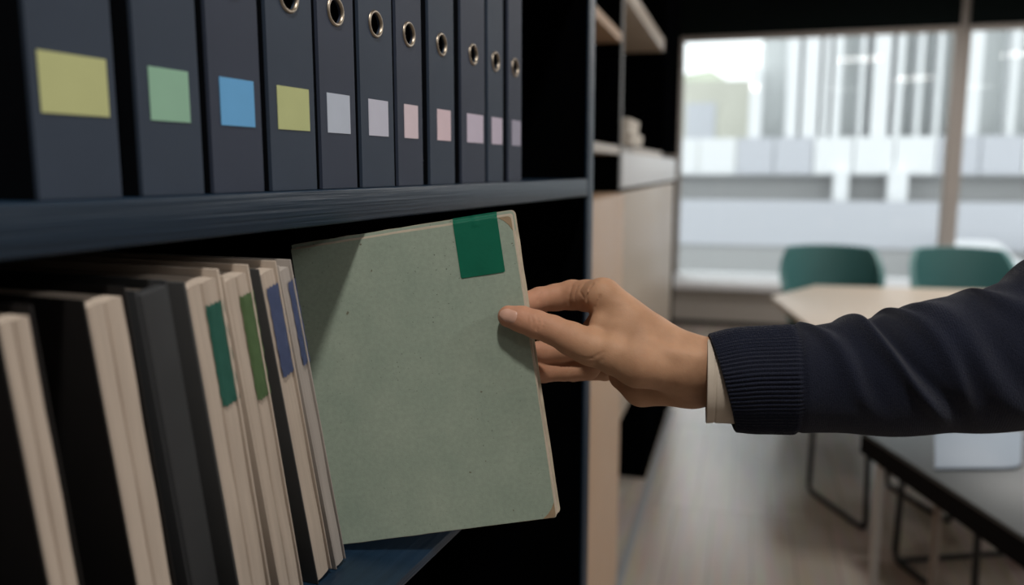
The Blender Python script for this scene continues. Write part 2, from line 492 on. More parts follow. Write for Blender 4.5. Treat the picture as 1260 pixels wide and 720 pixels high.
# ------------------------------------------------------------------ lever-arch binders on the shelf
def hole_plate_bm(w, h, zc, r, t):
    """spine board in the yz plane (front at x=0) with a round finger hole"""
    b = bmesh.new()
    n = 40
    ring, rect = [], []
    hw = w / 2
    zb, ztp = zc - hw, zc + hw
    for k in range(n):
        a = 2 * math.pi * (k + .5) / n
        c, s_ = math.cos(a), math.sin(a)
        ring.append((r * c, zc + r * s_))
        q = hw / max(abs(c), abs(s_))
        rect.append((q * c, zc + q * s_))
    F = [b.verts.new((0, y, z)) for y, z in ring]
    G = [b.verts.new((0, y, z)) for y, z in rect]
    B_ = [b.verts.new((-t, y, z)) for y, z in ring]
    for k in range(n):
        j = (k + 1) % n
        b.faces.new((F[k], F[j], G[j], G[k]))
        b.faces.new((F[k], B_[k], B_[j], F[j]))
    def quad(y0, y1, z0, z1):
        b.faces.new([b.verts.new(p) for p in ((0, y0, z0), (0, y1, z0), (0, y1, z1), (0, y0, z1))])
    quad(-hw, hw, 0, zb)
    quad(-hw, hw, ztp, h)
    # corner gaps between ring polygon and square are covered by true corner vertices
    for sy, sz in ((1, 1), (-1, 1), (-1, -1), (1, -1)):
        cv = b.verts.new((0, sy * hw, zc + sz * hw))
        cand = sorted(G, key=lambda v: (v.co - cv.co).length)[:2]
        b.faces.new((cand[0], cand[1], cv))
    # edges folding back to the covers
    for (y0, z0, y1, z1) in ((-hw, 0, -hw, h), (hw, 0, hw, h), (-hw, 0, hw, 0), (-hw, h, hw, h)):
        b.faces.new([b.verts.new(p) for p in ((0, y0, z0), (0, y1, z1), (-t, y1, z1), (-t, y0, z0))])
    bmesh.ops.remove_doubles(b, verts=b.verts[:], dist=1e-5)
    return b

LABELS = [
    ('olive', (160, 164, 118), 'first navy binder from the left, with the largest olive label'),
    ('mint', (122, 158, 138), 'navy binder with a mint green label, between the olive and the sky blue ones'),
    ('sky blue', (88, 144, 188), 'navy binder with the only sky blue spine label'),
    ('olive', (158, 164, 118), 'navy binder with an olive label, directly right of the sky blue labelled one'),
    ('pale grey', (158, 166, 180), 'navy binder with a pale grey label, directly right of the second olive one'),
    ('pale grey', (166, 168, 182), 'navy binder with a pale grey label, second to the right of the second olive one'),
    ('pale pink', (186, 172, 180), 'navy binder with a pale pink label, third to the right of the second olive one'),
    ('pale pink', (188, 170, 178), 'navy binder with a pale pink label, fourth to the right of the second olive one'),
    ('pale lilac', (172, 164, 180), 'navy binder with a pale lilac label, third from the dark right end of the row'),
    ('pale lilac', (168, 160, 176), 'narrow navy binder with a pale lilac label, second from the right end of the row'),
    ('dim lilac', (140, 138, 154), 'last navy binder at the right end of the row, with a dim lilac label'),
]
SPANS = [(.397, .4735), (.4855, .556), (.563, .634), (.641, .7175), (.7225, .7935), (.7995, .8765), (.8815, .950), (.9655, 1.044), (1.0625, 1.150), (1.157, 1.222), (1.240, 1.303)]
LABELW = [(0.405, 0.460), (.499, .5405), (.577, .621), (.6545, .7045), (.736, .7785), (.817, .860), (.899, .934), (.988, 1.028), (1.082, 1.139), (1.172, 1.214), (1.256, 1.295)]
BH = 0.272
for i, ((s0, s1), (l0, l1), (cname, rgb, lab)) in enumerate(zip(SPANS, LABELW, LABELS)):
    s0, s1 = s0 + .001, s1 - (.006 if i == 0 else .003)
    w = (s1 - s0) * S
    sc_ = (s0 + s1) / 2 * S
    t = near_empty('lever_arch_binder', FR - 0.006, sc_, zt + 0.0005, label=lab, cat='binder', group='navy binders on the upper shelf')
    cm = M['binder'] if i in (0, 1, 3, 5, 7, 9) else M['binder_warm']
    zc = Z(1.658) - zt
    link_bm('spine', hole_plate_bm(w - .001, BH, zc, 0.0098, 0.0035), cm, t)
    box('front_cover', -0.235, -0.0030, -w / 2, -w / 2 + .0026, 0.0, BH, M['binder_side'], t)
    box('back_cover', -0.235, -0.0030, w / 2 - .0026, w / 2, 0.0, BH, M['binder_side'], t)
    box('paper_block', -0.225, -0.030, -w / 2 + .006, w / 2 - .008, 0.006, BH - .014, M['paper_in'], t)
    b = bmesh.new()
    prof = [(-0.001, .0092), (0.0010, .0094), (0.0016, .0104), (0.0012, .0116), (0.0, .0122), (-.001, .012)]
    n = 36
    rg = [[b.verts.new((px, q * math.cos(2 * math.pi * k / n), zc + q * math.sin(2 * math.pi * k / n))) for k in range(n)] for px, q in prof]
    for a in range(len(prof) - 1):
        for k in range(n):
            b.faces.new((rg[a][k], rg[a][(k + 1) % n], rg[a + 1][(k + 1) % n], rg[a + 1][k]))
    link_bm('finger_ring', b, M['eyelet'], t, smooth=True)
    za, zb_ = Z(1.5355) - zt, Z(1.5755) - zt
    box('spine_label', 0.0, 0.0005, l0 * S - sc_, l1 * S - sc_, za, zb_, label_mat(cname.replace(' ', '_') + '_label_paper', rgb), t)

# ------------------------------------------------------------------ leaning files on the tray
def leaning(name, tl, w, lean, label, boards=('board_black', 'board_black'), blocks=2, page='page', tapes=(), fore=0.0, spine=None, boardw=0.0016):
    th = R(lean)
    zb = 1.0772
    h = (1.411 - zb) / math.cos(th)
    piv = tl + h * math.sin(th)
    h *= S
    w *= S
    t = near_empty(name, FR + 0.004 + fore, piv * S, Z(zb), th, label=label, cat='file', group='files leaning on the lower tray')
    d = 0.215
    bt = boardw
    box('front_cover', -d, 0.001, 0.0, bt, 0, h, M[boards[0]], t, bev=0.0005)
    box('back_cover', -d, 0.001, w - bt, w, 0, h, M[boards[1]], t, bev=0.0005)
    y0, y1 = bt + .0002, w - bt - .0002
    if spine:
        b = box_bm(-0.006, 0.0025, y0, y1, 0.0, h - .002, bev=0.0022, seg=3)
        link_bm('spine', b, M[spine], t, smooth=True, auto=40)
        box('page_block', -d + .006, -0.007, y0, y1, 0.003, h - .006, M['page'], t)
    else:
        bw_ = (y1 - y0) / blocks
        for k in range(blocks):
            # page blocks: each bundle bulges a little, a groove stays between them
            b = bmesh.new()
            ya, yb = y0 + bw_ * k + .0003, y0 + bw_ * (k + 1) - .0003
            prof = [(-d + .006, ya), (-0.0012, ya), (-0.0001, ya + (yb - ya) * .08), (0.0005, ya + (yb - ya) * .25), (0.0005, ya + (yb - ya) * .75), (-0.0001, ya + (yb - ya) * .92), (-0.0012, yb), (-d + .006, yb)]
            nseg = 10
            rings = []
            for q in range(nseg + 1):
                zz = 0.0015 + (h - .004 - 0.0015) * q / nseg
                wob = 0.00035 * math.sin(q * 1.7 + k * 2 + tl * 40)
                rings.append([b.verts.new((px + (wob if px > -.1 else 0), py, zz + (0 if q < nseg else -0.0016 * (abs(py - (ya + yb) / 2) / (yb - ya) * 2) ** 2))) for px, py in prof])
            for q in range(nseg):
                for e in range(len(prof)):
                    e2 = (e + 1) % len(prof)
                    b.faces.new((rings[q][e], rings[q][e2], rings[q + 1][e2], rings[q + 1][e]))
            b.faces.new(rings[0][::-1])
            b.faces.new(rings[-1])
            link_bm('page_block', b, M[page], t, smooth=True, auto=50)
    for (ya, yb, z_hi, z_lo, m) in tapes:
        # strip of cloth tape stuck over the page edges, dipping into the groove
        b = bmesh.new()
        ny, nz = 12, 14
        H = [(1 - (1.411 - z_hi) / (1.411 - zb)) * h, (1 - (1.411 - z_lo) / (1.411 - zb)) * h]
        grid = []
        for j in range(nz + 1):
            rowv = []
            for i in range(ny + 1):
                y = (ya + (yb - ya) * i / ny) * w
                z = H[1] + (H[0] - H[1]) * j / nz
                rel = (y - y0) / (y1 - y0) * blocks
                frac = rel - math.floor(rel)
                x = 0.0015 - 0.0016 * math.exp(-(min(frac, 1 - frac) / .10) ** 2) + 0.00022 * math.sin(j * 1.9 + i * .7)
                if i in (0, ny):
                    y += 0.0004 * math.sin(j * 2.3)
                if j in (0, nz):
                    z += 0.0010 * math.sin(i * 2.1 + j)
                rowv.append(b.verts.new((x, y, z)))
            grid.append(rowv)
        for j in range(nz):
            for i in range(ny):
                b.faces.new((grid[j][i], grid[j][i + 1], grid[j + 1][i + 1], grid[j + 1][i]))
        bmesh.ops.solidify(b, geom=b.faces[:], thickness=0.0003)
        link_bm('cloth_tape', b, M[m], t, smooth=True, auto=60)
    return t

leaning('file', .349, .027, 6.0, 'cream edged file at the left end of the leaning row', ('board_black', 'board_black'))
leaning('file', .4135, .038, 7.0, 'thick cream edged file with a black cover, second from the left end', ('board_black', 'board_black'))
leaning('file', .459, .032, 8.0, 'charcoal file with a plain dark spine among the cream edged ones', ('board_slate', 'board_slate'), spine='board_slate')
leaning('file', .5075, .042, 9.0, 'thick cream file with teal tape down its edge', ('board_grey', 'page'), boardw=.0022,
        tapes=((.50, .98, 1.385, 1.296, 'tape_teal'),))
leaning('file', .553, .034, 10.4, 'cream file with leaf green tape down its edge', ('page', 'page'),
        tapes=((.50, 1.0, 1.387, 1.290, 'tape_lime'),))
leaning('file', .599, .0265, 12.2, 'grey and cream file with a broad faded blue tape', ('board_grey', 'page'), boardw=.0014, blocks=1,
        tapes=((.22, 1.0, 1.391, 1.304, 'tape_blue'),))
leaning('file', .628, .0195, 13.0, 'thin grey white file with blue tape, touching the green book', ('page_grey', 'page_grey'), boardw=.0012, blocks=1, page='page_grey',
        tapes=((.42, 1.03, 1.392, 1.308, 'tape_blue'),))

# ------------------------------------------------------------------ the green book being pulled out
AX = (0.9396, 0.3034, 0.1584)    # (out, along, up) of the book's width, height and away axes
AY = (-0.1915, 0.0824, 0.978)
AZ = (-0.2837, 0.9493, -0.1355)
def wv(a):
    return NN * a[0] + ND * a[1] + Vector((0, 0, a[2]))
bx, by = wv(AX).normalized(), wv(AY).normalized()
bz = bx.cross(by).normalized()
if bz.dot(wv(AZ)) < 0:
    bz = -bz                      # keep 'away' positive; mesh normals are recalculated anyway
by = (by - bx * by.dot(bx)).normalized()
H_B = 0.34 * S
W_B = 0.25 * S
TRC = NN * (-0.3292 * S) + ND * (0.8463 * S) + Vector((0, 0, Z(1.4553)))
ORG = TRC - by * H_B              # lower outer corner of the front cover
# local axes: x across the cover (0 at the outer edge, negative inward), y toward the camera is -, z up the book
lx, lz = bx, by
ly = lz.cross(lx).normalized()    # away from the camera
gb = bpy.data.objects.new('green_book', None)
COL.objects.link(gb)
mt3 = Matrix((lx, ly, lz)).transposed()
gb.rotation_euler = mt3.to_euler()
gb.location = ORG
tag(gb, 'worn pale green hardback held by the hand, with a dark green tape tab on top', 'book')
def cover_mat():
    m = bpy.data.materials.new('worn_sage_green_cover')
    m.use_nodes = True
    nt = m.node_tree
    b = nt.nodes['Principled BSDF']
    tc = nt.nodes.new('ShaderNodeTexCoord')
    def noise(scale, detail=5, rough=.55):
        n = nt.nodes.new('ShaderNodeTexNoise')
        n.inputs['Scale'].default_value = scale
        n.inputs['Detail'].default_value = detail
        n.inputs['Roughness'].default_value = rough
        nt.links.new(tc.outputs['Object'], n.inputs['Vector'])
        return n
    def ramp(src, p0, p1, c0=(0, 0, 0, 1), c1=(1, 1, 1, 1)):
        r = nt.nodes.new('ShaderNodeValToRGB')
        r.color_ramp.elements[0].position = p0
        r.color_ramp.elements[1].position = p1
        r.color_ramp.elements[0].color = c0
        r.color_ramp.elements[1].color = c1
        nt.links.new(src, r.inputs[0])
        return r
    def mix(fac, a, c, mode='MIX'):
        x = nt.nodes.new('ShaderNodeMix')
        x.data_type = 'RGBA'
        x.blend_type = mode
        for sock, val in ((x.inputs[0], fac), (x.inputs[6], a), (x.inputs[7], c)):
            if isinstance(val, (int, float, tuple)):
                sock.default_value = val
            else:
                nt.links.new(val, sock)
        return x.outputs[2]
    base = ramp(noise(26).outputs['Fac'], .3, .7, (0.265, 0.330, 0.270, 1), (0.315, 0.375, 0.308, 1)).outputs[0]
    fine = ramp(noise(260, 3).outputs['Fac'], .35, .65, (0.90, 0.90, 0.90, 1), (1, 1, 1, 1)).outputs[0]
    c = mix(1.0, base, fine, 'MULTIPLY')
    # small dark scuffs, gathered near the middle of the cover
    spk = ramp(noise(430, 2, .4).outputs['Fac'], .685, .725).outputs[0]
    zone = ramp(noise(9, 2).outputs['Fac'], .40, .66).outputs[0]
    sp = mix(1.0, spk, zone, 'MULTIPLY')
    c = mix(sp, c, (0.06, 0.065, 0.05, 1))
    big = ramp(noise(150, 2, .3).outputs['Fac'], .765, .78).outputs[0]
    c = mix(big, c, (0.15, 0.15, 0.11, 1))
    nt.links.new(c, b.inputs['Base Color'])
    b.inputs['Roughness'].default_value = .62
    b.inputs['Specular IOR Level'].default_value = .3
    bp = nt.nodes.new('ShaderNodeBump')
    bp.inputs['Strength'].default_value = .25
    bp.inputs['Distance'].default_value = .0004
    nt.links.new(noise(700, 3).outputs['Fac'], bp.inputs['Height'])
    nt.links.new(bp.outputs[0], b.inputs['Normal'])
    return m
M['cover'] = cover_mat()
M['cover_edge'] = mat('rubbed_cover_edge', (0.47, 0.42, 0.33), .8, .15, noise=(90, .35))
M['cover_corner'] = mat('bare_brown_corner', (0.30, 0.22, 0.14), .8, .15, noise=(120, .35))

def sheet(name, x0, x1, z0, z1, y0, y1, m, parent, rad, bev=0.0004, nick=0.0):
    """board with rounded outer corners (outer edge at x1)"""
    pts = [(x0, z0)]
    for (cx_, cz_, a0) in ((x1 - rad, z0 + rad, -90), (x1 - rad, z1 - rad, 0)):
        for k in range(7):
            a = R(a0 + 15 * k)
            pts.append((cx_ + rad * math.cos(a), cz_ + rad * math.sin(a)))
    pts.append((x0, z1))
    # a slightly wandering, rubbed outline
    out = []
    rs = random.Random(int((x1 - x0) * 1e5) + int(y0 * 1e6))
    for i, p in enumerate(pts):
        out.append(p)
        q = pts[(i + 1) % len(pts)]
        L = math.hypot(q[0] - p[0], q[1] - p[1])
        n = int(L / .012)
        for k in range(1, n):
            f = k / n
            out.append((p[0] + (q[0] - p[0]) * f + rs.uniform(-nick, nick), p[1] + (q[1] - p[1]) * f + rs.uniform(-nick, nick)))
    b = bmesh.new()
    A = [b.verts.new((x, y0, z)) for x, z in out]
    B_ = [b.verts.new((x, y1, z)) for x, z in out]
    b.faces.new(A)
    b.faces.new(B_[::-1])
    for i in range(len(out)):
        j = (i + 1) % len(out)
        b.faces.new((A[i], A[j], B_[j], B_[i]))
    return link_bm(name, b, m, parent)

TB = 0.0112                      # thickness of the book
gap = 0.0052                     # the front board sits this much lower than the back one
sheet('front_cover', -W_B, -0.0012, 0.0006, H_B - gap, 0.0, 0.0022, M['cover'], gb, 0.0032, nick=.00018)
sheet('cover_edge', -W_B, -0.0004, 0.0001, H_B - gap + .0011, 0.0006, 0.0026, M['cover_edge'], gb, 0.0028, nick=.0003)
sheet('page_block', -W_B + .004, 0.0004, 0.0016, H_B - .0030, 0.0028, TB - .0024, M['page'], gb, 0.002, nick=.0003)
sheet('back_cover', -W_B, 0.0022, 0.0016, H_B - .0002, TB - .0020, TB, M['cover'], gb, 0.0045, nick=.00018)
sheet('back_cover_edge', -W_B, 0.0028, 0.0012, H_B + .0006, TB - .0024, TB - .0008, M['cover_edge'], gb, 0.0042, nick=.0003)
# upper margin of the back board, the same green, showing above the front board
sheet('endpaper', -W_B, 0.0016, H_B - .02, H_B - .0004, 0.0030, 0.0036, M['cover'], gb, 0.004)
# rubbed-bare corners of the front board
def corner(zc, sz):
    b = bmesh.new()
    r_, k = 0.0034, 7
    cx_ = -0.0012 - r_
    arc = [(cx_ + r_ * math.cos(R(90 * i / (k - 1))), zc + sz * (r_ * math.sin(R(90 * i / (k - 1))) - r_)) for i in range(k)]
    poly = arc + [(-0.0125, zc - sz * 0.0), (-0.0078, zc - sz * .0035), (-0.0040, zc - sz * .0078), (-0.0012, zc - sz * .0130)]
    A = [b.verts.new((x, -0.0002, z)) for x, z in poly]
    B_ = [b.verts.new((x, 0.0006, z)) for x, z in poly]
    b.faces.new(A); b.faces.new(B_[::-1])
    for i in range(len(poly)):
        j = (i + 1) % len(poly)
        b.faces.new((A[i], A[j], B_[j], B_[i]))
    link_bm('worn_corner', b, M['cover_corner'], gb)
corner(H_B - gap, 1)
corner(0.0006, -1)
# dark green tape folded over the top edge
b = bmesh.new()
tx0, tx1 = -0.0525, -0.0132
nx, nz = 16, 44
grid = []
for j in range(nz + 1):
    rowv = []
    f = j / nz
    z = H_B - .053 + f * .0535
    for i in range(nx + 1):
        g = i / nx
        x = tx0 + (tx1 - tx0) * g
        y = -0.0006
        zr = z - (H_B - gap)
        if zr > 0.0014:
            y = -0.0006 + min(1, (zr - .0014) / .002) * .0028      # steps back onto the rear board
        y += 0.00009 * math.sin(i * .45 + j * .13)
        if j >= nz - 8:
            y -= 0.0006 * math.exp(-((g - .5) / .05) ** 2)        # crease at the middle of the fold
        if j == 0 and i in (0, nx):
            x += .0012 if i == 0 else -.0012
        rowv.append(b.verts.new((x, y, z)))
    grid.append(rowv)
for j in range(nz):
    for i in range(nx):
        b.faces.new((grid[j][i], grid[j][i + 1], grid[j + 1][i + 1], grid[j + 1][i]))
# over the top and a short way down the back
top = grid[-1]
back1 = [b.verts.new((v.co.x, TB + .0004, H_B + .0008)) for v in top]
back2 = [b.verts.new((v.co.x, TB + .0004, H_B - .02)) for v in top]
for A, B_ in ((top, back1), (back1, back2)):
    for i in range(nx):
        b.faces.new((A[i], A[i + 1], B_[i + 1], B_[i]))
bmesh.ops.solidify(b, geom=b.faces[:], thickness=-0.00025)
M['tape_green'] = mat('dark_green_cloth_tape', srgb(30, 132, 104), .45, .35, noise=(45, .14), bump=(350, .3, .0003))
link_bm('tape_tab', b, M['tape_green'], gb, smooth=True, auto=60)

# ------------------------------------------------------------------ tables
def table(name, poly, ztop, thick, mtop, medge, legs, label, legr=0.02, mleg='black_metal', zleg=None):
    cx_ = sum(p[0] for p in poly) / len(poly)
    cy_ = sum(p[1] for p in poly) / len(poly)
    t = empty(name, (cx_, cy_, 0), label=label, cat='table')
    loc = [(x - cx_, y - cy_) for x, y in poly]
    link_bm('table_top', prism_bm(loc, ztop - .012, ztop, .003), mtop, t, smooth=True, auto=40)
    ins = [(x * .995, y * .998) for x, y in loc]
    link_bm('apron', prism_bm(ins, ztop - thick, ztop - .0125), medge, t)
    for x, y in legs:
        link_bm('leg', tube_bm([(x - cx_, y - cy_, 0), (x - cx_, y - cy_, ztop - thick)], legr, 14), M[mleg], t, smooth=True, auto=50)
    return t
table('meeting_table', [(0.175, 5.15), (0.47, 5.73), (3.2, 5.88), (3.0, 3.35), (0.47, 3.35)], 0.74, 0.035, M['table_oak'], M['table_oak'],
      [(0.85, 4.9), (2.9, 5.4), (1.3, 3.7), (2.8, 3.55)], 'pale oak meeting table with an angled corner, in front of the window chairs')
M['grey_leg'] = mat('satin_grey_leg', (0.38, 0.37, 0.36), 0.4, 0.5)
table('side_table', [(0.352, 2.53), (0.62, 1.76), (1.75, 1.95), (1.75, 2.75)], 0.742, 0.068, M['table_dark'], M['black_edge'],
      [(0.50, 2.20), (1.6, 2.05), (1.6, 2.6)], 'dark glossy table with a thick black edge, below the sleeve', legr=0.010, mleg='bronze_metal')
st = [o for o in COL.objects if o.name.startswith('side_table')][0]
link_bm('corner_leg', tube_bm([(0.40 - st.location.x, 2.44 - st.location.y, 0), (0.40 - st.location.x, 2.44 - st.location.y, 0.672)], .013, 14), M['grey_leg'], st, smooth=True, auto=50)

# ------------------------------------------------------------------ chairs
def make_chair(name, label, group=None):
    """tub chair: wrap-round shell on two black tubular sled loops; faces +y, origin on the floor"""
    t = empty(name, label=label, cat='chair', group=group)
    # shell back: a curved wall, highest in the middle, sweeping into low arms
    b = bmesh.new()
    NA, NZ = 28, 8
    outer, inner = [], []
    for i in range(NA + 1):
        a = -1.0 + 2.0 * i / NA
        th = a * R(112)
        ztop = 0.955 - 0.035 * a * a - 0.26 * max(0.0, abs(a) - .52) / .48
        zbot = 0.43
        ro, ri = [], []
        for j in range(NZ + 1):
            f = j / NZ
            z = zbot + (ztop - zbot) * f
            flare = 0.80 + 0.20 * f ** .8
            for lst, rr in ((ro, 1.0), (ri, .90)):
                x = 0.345 * flare * rr * math.sin(th)
                y = -0.285 * flare * rr * math.cos(th)
                lst.append(b.verts.new((x, y, z - (0.004 if rr < 1 and j == NZ else 0))))
        outer.append(ro)
        inner.append(ri)
    for i in range(NA):
        for j in range(NZ):
            b.faces.new((outer[i][j], outer[i + 1][j], outer[i + 1][j + 1], outer[i][j + 1]))
            b.faces.new((inner[i][j], inner[i][j + 1], inner[i + 1][j + 1], inner[i + 1][j]))
        b.faces.new((outer[i][NZ], outer[i + 1][NZ], inner[i + 1][NZ], inner[i][NZ]))
        b.faces.new((outer[i][0], inner[i][0], inner[i + 1][0], outer[i + 1][0]))
    for i in (0, NA):
        for j in range(NZ):
            b.faces.new((outer[i][j], outer[i][j + 1], inner[i][j + 1], inner[i][j]))
    link_bm('backrest', b, M['teal_shell'], t, smooth=True, auto=60)
    pad = [(0.265 * math.sin(R(k * 15)) * (1.0), 0.03 - 0.25 * math.cos(R(k * 15))) for k in range(24)]
    link_bm('seat', prism_bm([(x, y) for x, y in pad], 0.40, 0.47, .02, 3), M['chair_pad'], t, smooth=True, auto=50)
    for sx in (-1, 1):
        loop = fillet([(sx * .23, -.18, .40), (sx * .27, -.25, .012), (sx * .27, .25, .012), (sx * .23, .18, .40)], .05, 5)
        link_bm('sled_leg', tube_bm(loop, .011, 10), M['black_metal'], t, smooth=True, auto=60)
    link_bm('cross_bar', tube_bm([(-.23, -.18, .39), (.23, -.18, .39)], .010, 8), M['black_metal'], t, smooth=True, auto=60)
    link_bm('cross_bar', tube_bm([(-.23, .18, .39), (.23, .18, .39)], .010, 8), M['black_metal'], t, smooth=True, auto=60)
    return t
CH = [
    (0.60, 6.10, 180, 'teal tub chair by the window, the whole of its back clear above the oak table'),
    (1.45, 6.18, 184, 'teal tub chair by the window, its back partly behind the sweater sleeve'),
]
proto = make_chair('tub_chair', CH[0][3], 'teal tub chairs')
for i, (x, y, rz, lab) in enumerate(CH):
    o = proto if i == 0 else copy_tree(proto)
    o.location = (x, y, 0)
    o.rotation_euler = (0, 0, R(rz))
    o['label'] = lab

def make_stool(x, y, rz, hx, hy, label, floor_bar):
    t = empty('sled_stool', (x, y, 0), (0, 0, R(rz)), label=label, cat='stool', group='black sled-leg stools')
    link_bm('seat', box_bm(-hx, hx, -hy * .9, hy * .9, .425, .46, .012, 3), M['chair_pad'], t, smooth=True, auto=50)
    for sx in (-1, 1):
        loop = fillet([(sx * hx, -hy * .93, .42), (sx * hx, -hy, .011), (sx * hx, hy, .011), (sx * hx, hy * .93, .42)], .04, 5)
        link_bm('sled_leg', tube_bm(loop, .0125, 10), M['black_metal'], t, smooth=True, auto=60)
    for sy in (-1, 1):
        link_bm('seat_rail', tube_bm([(-hx, sy * hy * .86, .415), (hx, sy * hy * .86, .415)], .009, 8), M['black_metal'], t, smooth=True, auto=60)
    if floor_bar:
        link_bm('floor_bar', tube_bm([(-hx, hy * .93, .011), (hx, hy * .93, .011)], .0105, 8), M['black_metal'], t, smooth=True, auto=60)
    return t
make_stool(0.62, 3.83, 26, .20, .223, 'black sled-leg stool tucked under the cabinet side of the oak table', False)
make_stool(0.92, 3.19, 23.6, .24, .22, 'black sled-leg stool with a floor bar, seen under the dark table edge', True)

pp = empty('reflection_patch', (0.57, 2.28, 0.7425), label='pale blue stand-in for the window reflection on the dark table, with a rounded corner', cat='reflection')  # thin sheet added to stand in for the window mirrored in the table
M['reflection_blue'] = mat('pale_blue_reflection', (0.27, 0.33, 0.41), 0.5, 0.4)
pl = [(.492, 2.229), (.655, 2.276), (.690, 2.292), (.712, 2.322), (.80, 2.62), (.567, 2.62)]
link_bm('reflection_sheet', prism_bm([(x - .57, y - 2.28) for x, y in pl], 0.0, 0.006, .001), M['reflection_blue'], pp, smooth=True, auto=40)
link_bm('reflection_rim', prism_bm([((x - .62) * 1.02 + .05, (y - 2.42) * 1.02 + .14) for x, y in pl], -0.0004, 0.002, 0), M['black_metal'], pp)
HAND_ORIGIN = (-0.07264, 0.70014, 1.33961)
HAND_CHAINS = [
    ('palm_radius', 0.0000, [(0.13707, -0.00555, 0.00172, 0.024), (0.07076, -0.00168, -0.00284, 0.022), (0.03767, -0.0024, -0.00203, 0.021)]),
    ('palm_ulna', 0.0120, [(0.13963, 0.01578, -0.01421, 0.024), (0.07113, 0.00899, -0.01589, 0.022), (0.03755, 0.0095, -0.01978, 0.021)]),
    ('palm_index', 0.0120, [(0.03757, -0.0004, -0.00249, 0.02), (-0.00067, 0.00179, 0.01947, 0.018), (-0.0429, 0.00843, 0.05014, 0.015300000000000001)]),
    ('palm_middle', 0.0120, [(0.03369, 0.01275, -0.01222, 0.018), (-0.04217, 0.02834, 0.02839, 0.014)]),
    ('palm_ring', 0.0120, [(0.03348, 0.01913, -0.01811, 0.018), (-0.03824, 0.04327, 0.00934, 0.013)]),
    ('palm_pinky', 0.0120, [(0.03333, 0.02449, -0.02383, 0.017), (-0.02813, 0.05372, -0.00907, 0.0125)]),
    ('palm_heel', 0.0120, [(0.03414, 0.01115, -0.02331, 0.019), (-0.00849, 0.01911, -0.03059, 0.018), (-0.02585, 0.02886, -0.02454, 0.014)]),
    ('palm_thenar', 0.0120, [(0.03457, -0.0024, -0.00996, 0.019), (-0.00803, -0.01911, -0.00042, 0.021), (-0.02854, -0.01972, 0.00542, 0.017), (-0.04963, -0.01846, 0.01091, 0.0135)]),
    ('palm_web', 0.0100, [(-0.04063, -0.00297, 0.02679, 0.0115), (-0.00993, -0.00722, 0.01862, 0.017)]),
    ('thumb', 0.0060, [(-0.0494, -0.01962, 0.00976, 0.015), (-0.06479, -0.02021, 0.01675, 0.014199999999999999), (-0.08107, -0.02052, 0.02369, 0.012199999999999999), (-0.09579, -0.02184, 0.02813, 0.012), (-0.10799, -0.02205, 0.03181, 0.0112), (-0.11945, -0.02263, 0.03384, 0.0096)]),
    ('index', 0.0050, [(-0.04289, 0.00838, 0.04979, 0.0155), (-0.06013, 0.02419, 0.04745, 0.014), (-0.07512, 0.03244, 0.04635, 0.0134), (-0.0897, 0.03008, 0.04385, 0.012), (-0.10366, 0.02481, 0.04181, 0.0112), (-0.11253, 0.01778, 0.03952, 0.010199999999999999), (-0.11836, 0.01109, 0.03735, 0.0088)]),
    ('middle', 0.0040, [(-0.04217, 0.02834, 0.02839, 0.014), (-0.06829, 0.03914, -0.00374, 0.0108), (-0.08556, 0.03397, -0.00597, 0.01), (-0.10336, 0.02459, -0.00731, 0.01), (-0.11531, 0.00563, -0.00318, 0.008400000000000001)]),
    ('ring', 0.0040, [(-0.03824, 0.04327, 0.00934, 0.013), (-0.06187, 0.04716, -0.02445, 0.0104), (-0.0828, 0.03995, -0.02646, 0.0096), (-0.10067, 0.02663, -0.02602, 0.0096), (-0.11179, 0.0039, -0.02055, 0.008199999999999999)]),
    ('pinky', 0.0040, [(-0.02813, 0.05372, -0.00907, 0.0125), (-0.04995, 0.07342, -0.03226, 0.0095), (-0.08003, 0.06478, -0.03381, 0.0086), (-0.09867, 0.0516, -0.03109, 0.008)]),
]
